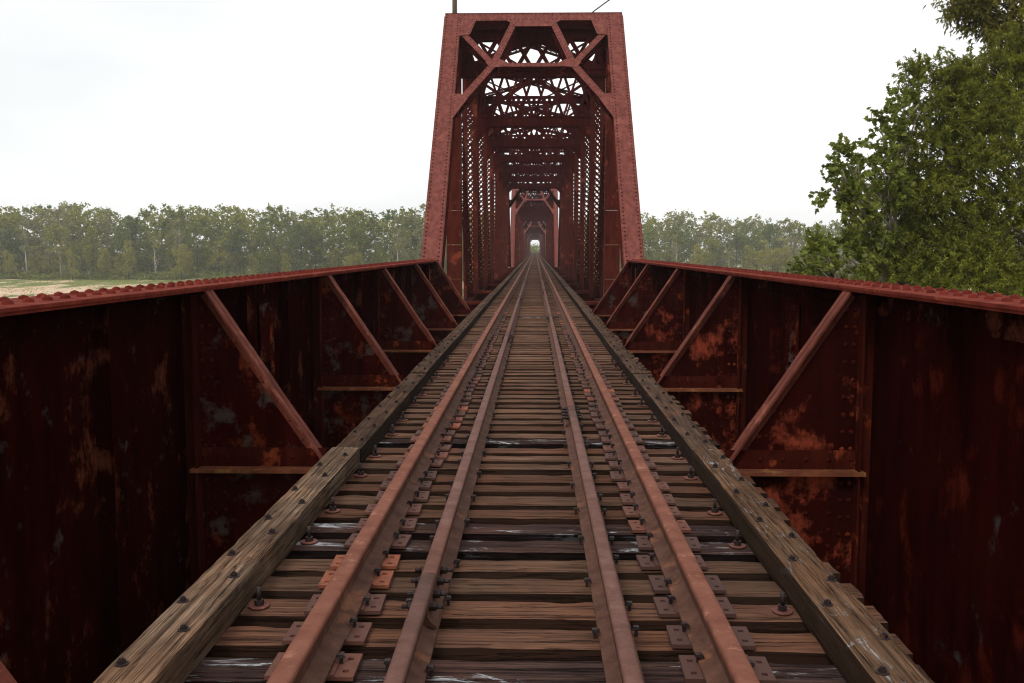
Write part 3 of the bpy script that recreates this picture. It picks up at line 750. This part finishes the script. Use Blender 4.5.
# top laterals, one X per panel
def lateral(b, p, q, w=.30):
    p, q = Vector(p), Vector(q); d = (q-p).normalized(); s_ = Vector((-d.y, d.x, 0))
    for e in (-1, 1):
        b.bar(p+s_*e*w/2, q+s_*e*w/2, .075, .010); b.bar(p+s_*e*w/2+Vector((0,0,.04)), q+s_*e*w/2+Vector((0,0,.04)), .010, .075)
    b.lace(p-s_*w/2, q-s_*w/2, p+s_*w/2, q+s_*w/2, w*1.05, .055, .008, (0,0,1), 0, True)
for i in range(NU-1):
    b = TB(); y0, y1 = YU[i]+.3, YU[i+1]-.2
    lateral(b, (-IX, y0, 8.70), (IX, y1, 8.70), .36); lateral(b, (IX, y0, 8.76), (-IX, y1, 8.76), .36)
    for x0_, x1_ in ((-IX, 0), (0, IX), (IX, 0), (0, -IX)):
        b.bar((x0_, y0, 8.44 + (.02 if x0_ > x1_ else 0)), (x1_, y1, 8.44 + (.02 if x0_ > x1_ else 0)), .12, .012)
    b.build('top_lateral', M['truss'])
# floor beams
for y in [L0.y+.35] + YU[:NU//2]:
    b = TB(); b.box(-HX+.15, HX-.15, y-.16, y+.16, -.232, -.215); b.box(-HX+.15, HX-.15, y-.007, y+.007, -1.2, -.2325); b.box(-HX+.15, HX-.15, y-.16, y+.16, -1.218, -1.2)
    for sg in (-1, 1):
        b.rivets((sg*1.55, y-.09, -.215), (sg*(HX-.3), y-.09, -.215), (0,0,1), .016, .12, 5, 1)
        b.box(min(sg*1.5, sg*(HX-.2)), max(sg*1.5, sg*(HX-.2)), y-.158, y+.158, -.214, -.12, 1) if y > 25 else None
    both(b, 'floor_beam', [M['truss'], M['trusspost']])
for x in (-.76, .76):
    b = TB(); b.box(x-.13,x+.13,L0.y,YEND,-.2135,-.203); b.box(x-.006,x+.006,L0.y,YEND,-.85,-.2137); b.build('stringer', M['truss'])
PITCHL = (YEND - L0.y)*1.18 + 1.2; Y2 = YEND + 1.1
tl_ = ['second truss span, slightly narrower, its paler portal seen small through the first', 'third truss span in the line, a smaller portal nested within the second',
       'fourth truss span in the line, a tiny hazy portal', 'fifth and farthest truss span, around the bright opening at the end']
for i in range(1, 5):
    c = copy_tree(TR); c.location.y = Y2 + PITCHL*(i-1); c.scale = (.885, 1.18, .965 if i == 1 else .87); c['label'] = tl_[i-1]
# pole on the portal's left corner and the loose cable at the right
b = MB(); b.cyl((0,0,0), (.02,0,4.2), .078, 12, .062)
o = b.build('wooden_pole', M['pole']); v = on_portal(454, 13); o.location = (v.x, 30.9, 8.84)
tag(o, 'thin tan wooden pole rising from the top left corner of the portal', 'pole')
b = MB(); v = on_portal(588, 13)
pts = [Vector((0,0,0)), Vector((.22,.0,.18)), Vector((.6,.05,.46)), Vector((1.2,.1,.87)), Vector((2.2,.15,1.5))]
for p, q_ in zip(pts[:-1], pts[1:]): b.cyl(p, q_, .019, 6)
o = b.build('loose_cable', M['cable']); o.location = (v.x, 30.75, 8.835)
tag(o, 'dark stiff cable end slanting up from the top right of the portal', 'cable')

# ------------------------------------------------------------------ ground, river
GZ = -8.6
def axis(vals): return np.array(vals, float)
xs = np.concatenate([np.linspace(-2500,-420,12), np.linspace(-400,400,161), np.linspace(420,2500,12)])
ys = np.concatenate([np.linspace(-600,-60,8), np.linspace(-50,420,190), np.linspace(430,2800,18)])
V = []
RIV0, RIV1 = 62.0, 196.0
for y in ys:
    for x in xs:
        h = .7*noise.noise(Vector((x*.02, y*.03, 0))) + .55*noise.noise(Vector((x*.07, y*.09, 5)))
        e0 = RIV0 + 8*noise.noise(Vector((x*.01, 0, 2))); e1 = RIV1 + 9*noise.noise(Vector((x*.013, 4, 2))) - 0.02*x
        dip = min(max((y-e0)/10, 0), 1)*min(max((e1-y)/14, 0), 1)
        V.append((x, y, GZ + h + 1.4*0 - 4.5*dip))
nx, ny = len(xs), len(ys)
FI_ = [(j*nx+i, j*nx+i+1, (j+1)*nx+i+1, (j+1)*nx+i) for j in range(ny-1) for i in range(nx-1)]
t = NT('ground_grass_sand'); p = t.pos('world'); n1 = t.noise(t.pos('world', (1,.33,1)), .075, 6, .65, .3); n2 = t.noise(p, .6, 5, .7); n3 = t.noise(p, .018, 3, .5)
gr = t.ramp(n2, [(.3,(.09,.115,.028)),(.6,(.17,.19,.055)),(.8,(.25,.23,.10))])
gr = t.mix(t.ramp(n3, [(.4,0),(.6,.6)]), gr, (.17,.20,.06))
sx = t.t.nodes.new('ShaderNodeSeparateXYZ'); t.l(p, sx.inputs[0])
m1 = t.ramp(t.math('DIVIDE', sx.outputs['Y'], 400.0), [(.44,1),(.66,.55),(.72,.0)])        # sand lies towards the water
m2 = t.ramp(t.math('MULTIPLY', sx.outputs['X'], -.005), [(.22,0),(.45,1)])
sm = t.math('ADD', n1, t.math('MULTIPLY', t.math('MULTIPLY', m1, m2), .12))
col = t.mix(t.ramp(sm, [(.53,0),(.57,1)]), gr, t.mix(n2, (.55,.38,.25), (.66,.50,.36)))
t.principled(col, .95, n2, .3, .05, .1)
g = np_mesh('ground', V, FI_, t.mat); tag(g, kind='structure')
for pz in g.data.polygons: pz.use_smooth = True
b = MB(); b.add([(-2500,RIV0-40,GZ-.9),(2500,RIV0-40,GZ-.9),(2500,RIV1+40,GZ-.9),(-2500,RIV1+40,GZ-.9)], [(0,1,2,3)])
t = NT('river_water'); wv = t.noise(t.pos('world', (1,2.5,1)), .8, 4, .6); t.principled((.045,.050,.035), .12, wv, .25, .15, .5)
tag(b.build('river', t.mat), kind='structure')
# piers
for i in range(6):
    b = MB(); b.box(-3.4,3.4,-1.0,1.0,0,6.6); b.box(-3.7,3.7,-1.2,1.2,6.6,7.05)
    for sg in (-1, 1): b.cyl((sg*3.4,0,0),(sg*3.4,0,6.6), 1.0, 16)
    if i == 0: b0 = b.build('bridge_pier', M['concrete']); o = b0
    else: o = copyo(b0)
    o.location = (0, (L0.y - .2) if i == 0 else Y2 - .6 + PITCHL*(i-1), -1.35-7.05-.02-.0)
    o.scale = (1,1,1)
    tag(o, 'grey concrete bridge pier under the ends of two truss spans, hidden below the track' , 'pier', 'concrete piers of the bridge')

# ------------------------------------------------------------------ far trees
def leaf_quads(C, size, aspect=1.0, rs=None, droop=0.0):
    """one quad per centre, random orientation"""
    rs = rs or rng; n = len(C); d = rs.normal(size=(n,3)); d[:,2] = d[:,2]*.6 - droop; d /= np.linalg.norm(d,axis=1)[:,None]
    e = rs.normal(size=(n,3)); e -= (e*d).sum(1)[:,None]*d; e /= np.linalg.norm(e,axis=1)[:,None]
    s = (size*rs.uniform(.6,1.3,n))[:,None]
    V = np.stack([C-d*s*.5, C+e*s*.5*aspect, C+d*s*.5, C-e*s*.5*aspect], 1).reshape(-1,3)
    return V, np.arange(n*4).reshape(-1,4)
def crown_points(rs, n, lobes):
    """leaf centres gathered in clumps over the surface of several lobes"""
    out = []
    w_ = np.array([l[3]*l[4] for l in lobes]); w_ /= w_.sum()
    for l, f in zip(lobes, w_):
        k = int(n*f); ncl = max(6, k//26); d = rs.normal(size=(ncl,3)); d /= np.linalg.norm(d,axis=1)[:,None]
        r = rs.uniform(.55,1.08,ncl)**.8; cl = np.array(l[:3]) + d*r[:,None]*np.array([l[3],l[3],l[4]])
        idx = rs.integers(0,ncl,k); out.append(cl[idx] + rs.normal(size=(k,3))*l[3]*.17)
    return np.concatenate(out)
def far_tree(seed, h, wd, kind, mat, trunk_mat, n=1500):
    rs = np.random.default_rng(seed); lobes = []
    if kind == 'round':
        for k in range(11):
            z = h*rs.uniform(.16,.86); r = wd*.5*(1-abs(z/h-.5)*1.0); a = rs.uniform(0,6.28)
            lobes.append((math.cos(a)*r*.6, math.sin(a)*r*.6, z, wd*rs.uniform(.17,.28), h*rs.uniform(.07,.12)))
        lobes.append((0,0,h*.88,wd*.2,h*.11))
    elif kind == 'column':
        for k in range(10):
            z = h*(.22+.075*k); lobes.append((rs.normal()*wd*.10, rs.normal()*wd*.10, z, wd*.30*(1.1-.75*abs(z/h-.45)), h*.075))
    else:                                        # sparse: a visible pale stem with thin tufts
        for k in range(9):
            z = h*rs.uniform(.35,.97); a = rs.uniform(0,6.28); lobes.append((math.cos(a)*wd*.22, math.sin(a)*wd*.22, z, wd*.16, h*.045))
    P = crown_points(rs, n if kind != 'sparse' else n//3, lobes)
    V, Fq = leaf_quads(P, h*.030 if kind != 'sparse' else h*.024, .8, rs)
    crown = np_mesh('crown', V, Fq, mat)
    b = MB(); b.cyl((0,0,0),(rs.normal()*.3,0,h*.6),h*.011+.08,7,h*.006+.03); 
    top = Vector((0,0,h*.6)); b.cyl(top*.98,(rs.normal()*.6,0,h*.93),h*.006+.03,6,.03)
    for k in range(7):
        z = h*rs.uniform(.35,.8); a = rs.uniform(0,6.28); b.cyl((0,0,z),(math.cos(a)*wd*.3, math.sin(a)*wd*.3, z+h*.12), .09, 5, .03)
    trunk = b.build('trunk', trunk_mat)
    root = bpy.data.objects.new('riverbank_tree', None); COL.objects.link(root); crown.parent = root; trunk.parent = root
    return root
protos = []
spec = [('round',23,12,0),('round',21,11,1),('round',25,13,2),('column',20,8,0),('column',23,9,1),('round',18,10,3),('sparse',22,9,4),('round',20,12,4),('column',16,7,3),('sparse',19,8,3),('round',24,11,0)]
for i, (k, h, wd, m) in enumerate(spec): protos.append(far_tree(100+i, h, wd, k, FAR[m], M['bark_pale'] if k == 'sparse' else M['bark'], 2600))
klab = {'round':'broad leafy tree in the far riverbank woods front row', 'column':'narrow upright tree in the far riverbank woods front row', 'sparse':'thin pale-stemmed tree with sparse leaves before the far woods'}
used = set()
def put(i, x, y, sc, lab=None):
    r = protos[i] if i not in used else copy_tree(protos[i]); used.add(i)
    r.location = (x, y, GZ-.2); r.rotation_euler = (0,0,random.uniform(0,6.28)); r.scale = (sc,sc,sc*random.uniform(.92,1.08))
    tag(r, lab or klab[spec[i][0]], 'tree', 'trees in the front row of the far riverbank woods'); return r
def at_far(px, y): return CX + (px-535)/F*y
# front row left, by pixel column of the treeline: position and relative height vary
x = -20.0
rr = random.Random(5)
while x < 425:
    i = rr.choice([0,1,2,3,4,4,5,7,8,10,10,2,3]); y = 322 + rr.uniform(-4,10)
    put(i, at_far(x, y), y, rr.uniform(.62,.90)); x += rr.uniform(14,27)
for px, sc, lab in ((22,.92,'tall thin yellow-green tree with a bare pale stem near the left edge of the woods'),(178,.90,'bare pale forked tree standing out at the middle of the left woods'),(398,.88,'white-stemmed slim tree close to the left of the portal')):
    put(6, at_far(px, 314), 314, sc, lab)
for k in range(26):
    px = rr.uniform(-40,420) if k < 18 else rr.uniform(648,800); y = 316 if k < 18 else 344
    put(rr.choice([6,9,8,5]), at_far(px, y), y+rr.uniform(-3,3), rr.uniform(.5,.82), 'small light-coloured tree standing forward of the far riverbank woods')
for px, sc, lab in ((179,.80,'bright yellow-green conical tree in front of the pale forked one'),(68,.62,'small yellowish tree at the edge of the clearing')):
    put(8, at_far(px, 309), 309, sc, lab)
x = 648.0
while x < 860:
    i = rr.choice([0,1,2,3,5,7,10,1,7]); y = 352 + rr.uniform(-5,12); put(i, at_far(x, y), y, rr.uniform(.66,.88)); x += rr.uniform(15,26)
for i in range(len(protos)):
    if i not in used: put(i, at_far(-60-30*i, 325), 325, .9)
# the wood behind as one mass, plus wider flanks
def wood_mass(name, label, spots, n, mats, hs):
    Vs, Fs, MI = [], [], []; base = 0
    for (x, y, h) in spots:
        rs = np.random.default_rng(int(abs(x*31+y*7))%99991); wd = h*rs.uniform(.40,.60); lobes = []
        for k in range(15):
            z = h*(.06+.80*(k/14)) + rs.normal()*.8; a = rs.uniform(0,6.28); r = wd*rs.uniform(.15,.42)
            lobes.append((math.cos(a)*r, math.sin(a)*r, z, wd*rs.uniform(.18,.28), h*rs.uniform(.06,.11)))
        lobes.append((0,0,h*.88,wd*.2,h*.10))
        P = crown_points(rs, n, lobes) + np.array([x, y, GZ]); V, Fq = leaf_quads(P, h*.034, .8, rs)
        Vs.append(V); Fs.append(Fq+base); base += len(V); MI.append(np.full(len(Fq), rs.integers(0,len(mats))))
    o = np_mesh(name, np.concatenate(Vs), np.concatenate(Fs), mats); o.data.polygons.foreach_set('material_index', np.concatenate(MI).astype(np.int32))
    return tag(o, label, 'woods', kind='stuff')
def hgt(px):   # height of the skyline along the picture: measured top of the wood
    return 0
spots = []; px = -320
tops = [(-320,205),(0,206),(60,201),(110,208),(132,222),(150,206),(200,205),(260,210),(285,203),(300,216),(330,206),(380,210),(425,207)]
def interp(tb, x):
    for (a, u), (b_, v_) in zip(tb[:-1], tb[1:]):
        if a <= x <= b_: return u + (v_-u)*(x-a)/(b_-a)
    return tb[0][1] if x < tb[0][0] else tb[-1][1]
for row, y in enumerate((334, 345, 358, 372)):
    px = -330 + rr.uniform(0,10)
    while px < 505:
        h = (249 - interp(tops, px) + rr.uniform(-9,4) - row*.4)/F*y + (EYE-GZ)
        spots.append((at_far(px, y), y + rr.uniform(-4,4), h)); px += rr.uniform(15,23)
wood_mass('woods', 'dense green woods forming the far skyline left of the bridge', spots, 1500, [FAR[0],FAR[1],FAR[2],FAR[0],FAR[4],FAR[1]], 0)
topr = [(560,212),(645,215),(700,213),(740,217),(800,220),(1400,214)]; spots = []
for row, y in enumerate((368, 382, 396, 410)):
    px = 566 + rr.uniform(0,10)
    while px < 1400:
        h = (249 - interp(topr, px) + rr.uniform(-8,3))/F*y + (EYE-GZ); spots.append((at_far(px, y), y + rr.uniform(-4,4), h)); px += rr.uniform(15,23)
wood_mass('woods', 'dense hazy green woods on the far bank right of the bridge', spots, 1400, [FAR[0],FAR[1],FAR[2],FAR[4]], 0)
spots = [(rr.uniform(-70,70), 462+rr.uniform(0,50), rr.uniform(11,13.5)) for _ in range(120)]
wood_mass('woods', 'pale green woods seen through the opening at the far end of the bridge', spots, 900, [FAR[1],FAR[0]], 0)
# low undergrowth along the woods' foot
P = []
for _ in range(900):
    px = rr.uniform(-330,470); y = 312 + rr.gauss(5,4); P.append((at_far(px, y), y, GZ+rr.uniform(.2,2.2)*rr.random(), rr.uniform(.8,2.2)))
for _ in range(500):
    px = rr.uniform(640,1300); y = 345 + rr.gauss(4,4); P.append((at_far(px, y), y, GZ+rr.uniform(.2,2.5)*rr.random(), rr.uniform(.8,2.4)))
pts = np.concatenate([np.array(p[:3]) + rng.normal(size=(60,3))*np.array([p[3],p[3],p[3]*.6])*.55 for p in P])
pts[:,2] = np.maximum(pts[:,2], GZ)
V, Fq = leaf_quads(pts, .7, .8); tag(np_mesh('undergrowth', V, Fq, FAR[0]), 'low dark green undergrowth along the foot of the far woods', 'undergrowth', kind='stuff')
# weeds on the sandbar
pts = []
for _ in range(1500):
    px = rr.uniform(-300,440); y = rr.uniform(205,310); pts.append(np.array((at_far(px, y), y, GZ+.1)) + rng.normal(size=(12,3))*np.array([.9,.9,.25]))
pts = np.concatenate(pts); V, Fq = leaf_quads(pts, .38, .5); tag(np_mesh('weeds', V, Fq, FAR[3]), 'tufts of yellowish weeds on the sandy clearing before the woods', 'weeds', kind='stuff')

# ------------------------------------------------------------------ near trees at the right
def limb(b, p, q, r0, r1, seg=7, n=5, wob=.05):
    p, q = Vector(p), Vector(q); L = (q-p).length; prev = p; pr = r0
    for i in range(1, n+1):
        f = i/n; c = p.lerp(q, f) + (Vector((random.gauss(0,1),random.gauss(0,1),random.gauss(0,.5)))*wob*L*(1 if i < n else 0)*.5) + Vector((0,0,-.06*L*math.sin(f*math.pi)*-1))
        r = r0 + (r1-r0)*f; b.cyl(prev, c, pr, seg, r); prev = c; pr = r
def leaves_on_twigs(rs, clumps, twig, per, size, shape, droop):
    """clumps: (x,y,z,rx,ry,rz,ntwigs). every twig carries leaves set along it"""
    Vs = []; twigs = []
    for (cx, cy, cz, rx, ry, rz, nt_) in clumps:
        nt_ = int(nt_)
        d = rs.normal(size=(nt_,3)); d /= np.linalg.norm(d,axis=1)[:,None]; r = rs.uniform(.25,1.0,nt_)**.6
        # clump the twigs for light and dark gaps
        ncl = max(4, nt_//14); cd = rs.normal(size=(ncl,3)); cd /= np.linalg.norm(cd,axis=1)[:,None]; cr = rs.uniform(.45,1.0,ncl)
        cc = cd*cr[:,None]; idx = rs.integers(0,ncl,nt_); base = np.where(rs.random(nt_)[:,None] < .82, cc[idx] + rs.normal(size=(nt_,3))*.17, d*r[:,None])
        P0 = np.array([cx,cy,cz]) + base*np.array([rx,ry,rz])
        td = base + rs.normal(size=(nt_,3))*.55 + np.array([0,0,.15-droop]); td /= np.linalg.norm(td,axis=1)[:,None]
        twigs.append((P0, td))
    P0 = np.concatenate([a for a, _ in twigs]); td = np.concatenate([c for _, c in twigs]); n = len(P0)
    f = rs.uniform(0,1,(n,per)); C = P0[:,None,:] + td[:,None,:]*f[:,:,None]*twig
    sd_ = rs.normal(size=(n,per,3)); ld = td[:,None,:]*.6 + sd_*.62 + np.array([0,0,-droop]); ld /= np.linalg.norm(ld,axis=2)[:,:,None]
    C = C.reshape(-1,3); ld = ld.reshape(-1,3); m = len(C)
    nrm = rs.normal(size=(m,3))*.55 + np.array([0,0,1.0]); e = np.cross(ld, nrm); e /= np.linalg.norm(e,axis=1)[:,None]+1e-9
    up = np.cross(e, ld); s = (size*rs.uniform(.65,1.25,m))[:,None]
    if shape == 'narrow':
        pts = [(0,0,0),(.35,.16,.03),(1,0,-.06),(.35,-.16,.03)]
    else:
        pts = [(0,0,0),(.12,.45,.04),(.50,.50,.03),(.60,.22,.0),(1.0,0,-.08),(.60,-.22,.0),(.50,-.50,.03),(.12,-.45,.04)]
    V = np.stack([C + ld*s*a + e*s*b_ + up*s*c for a, b_, c in pts], 1).reshape(-1,3)
    k = len(pts); return V, np.arange(m*k).reshape(-1,k), k, (P0, td)
def pt(px, py, y): return ((px-535)/F*y + CX, y, EYE + (249-py)/F*y)
def near_tree(name, label, base, h_tr, clumps_px, mat, shape, size, twig, per, droop, seed, trunk_r, bark):
    rs = np.random.default_rng(seed); cl = []
    for (px, py, y, rpx, rpy, nt_) in clumps_px:
        X_, Y_, Z_ = pt(px, py, y); cl.append((X_, Y_, Z_, rpx/F*y, max(rpx, rpy)/F*y*.9, rpy/F*y, nt_))
    root = empty(name, base, label, 'tree')
    V, Fq, k, (P0, td) = leaves_on_twigs(rs, cl, twig, per, size, shape, droop)
    V = V - np.array(base); np_mesh('crown', V, Fq, mat, root, k)
    b = MB(); B = Vector(base); top = Vector((base[0], base[1], GZ+h_tr)); limb(b, B, top, trunk_r, trunk_r*.45, 10, 8, .02)
    for (cx, cy, cz, rx, ry, rz, nt_) in cl:
        c = Vector((cx,cy,cz)); s0 = B.lerp(top, min(1, max(.25, (cz-GZ)/h_tr*.8 - .12)))
        limb(b, s0, c, trunk_r*.30, .035, 6, 6, .05)
        for j in range(9):
            e = c + Vector((random.gauss(0,rx*.55), random.gauss(0,ry*.5), random.gauss(0,rz*.5))); limb(b, s0.lerp(c, random.uniform(.6,1)), e, .03, .010, 4, 3, .08)
    b.v = [tuple(Vector(v)-B) for v in b.v]; b.build('trunk', bark, root)
    return root
# broad-leaved tree, left edge of the near foliage
near_tree('broadleaf_tree', 'bright green broad-leaved tree whose ragged lobed leaves reach farthest towards the bridge', (10.2, 26.5, GZ), 11.5,
    [(835,172,24,17,30,46),(828,192,24,12,12,20),(850,205,24,24,24,62),(880,185,25,26,36,80),(815,258,23.5,17,20,48),(800,268,23.5,12,12,20),(845,258,24,26,22,74),(875,140,25.5,20,28,60),(893,110,26,18,24,46),(870,240,25,26,26,80),(850,180,24.5,14,14,26)],
    M['leaf_syc'], 'broad', .118, .32, 16, .25, 11, .22, M['bark_pale'])
near_tree('pecan_tree', 'large olive green tree with fine leaves filling the right edge behind the girder', (18.5, 30, GZ), 17,
    [(960,110,27,48,40,330),(922,92,27,34,26,170),(1008,62,27.5,34,26,200),(975,78,27,34,20,140),(930,165,26,50,46,380),(985,90,28,45,35,280),(925,235,25.5,62,52,450),(1000,170,26,70,60,560),(1010,250,25,70,60,520),(960,280,24.5,80,30,360),(890,280,24.5,45,30,200),(1060,110,28,60,60,360),(1080,200,28,70,80,380),(1075,290,28,80,50,260),(905,130,26.5,26,26,120),(900,200,26,40,40,240),
     (945,200,28,60,60,320),(1000,130,29.5,60,50,340),(1010,230,29,70,70,380),(925,260,28,60,40,240)],
    M['leaf_olive'], 'narrow', .130, .36, 31, .25, 12, .34, M['bark'])
near_tree('willow_leaved_tree', 'tall darker tree with long narrow leaves overhanging the top right corner', (24, 33, GZ), 24,
    [(985,8,29,44,22,230),(938,10,29,18,12,60),(962,34,29,18,14,70),(1000,40,29,30,16,140),(1010,30,29,34,20,150),(955,4,29,22,14,60),(962,28,29,12,18,30),(1050,20,30,50,50,260),(1060,-50,31,70,50,300),(990,-40,31,50,30,180),(1120,60,32,70,70,240),(1005,-8,30,40,30,160)],
    M['leaf_dark'], 'narrow', .17, .5, 13, .45, 13, .36, M['bark'])

# ------------------------------------------------------------------ air
b = MB(); b.box(-620, 620, -120, 660, GZ-6.5, 26); o = b.build('haze', None)
o.data.materials.clear(); t = NT('haze_air'); vnode = t.t.nodes.new('ShaderNodeVolumePrincipled'); vnode.inputs['Color'].default_value = (.985,.99,.99,1); vnode.inputs['Density'].default_value = .00038; vnode.inputs['Anisotropy'].default_value = .2
t.l(vnode.outputs[0], t.out.inputs['Volume']); o.data.materials.append(t.mat); tag(o, 'thin pale haze over the river and the far woods', kind='stuff')
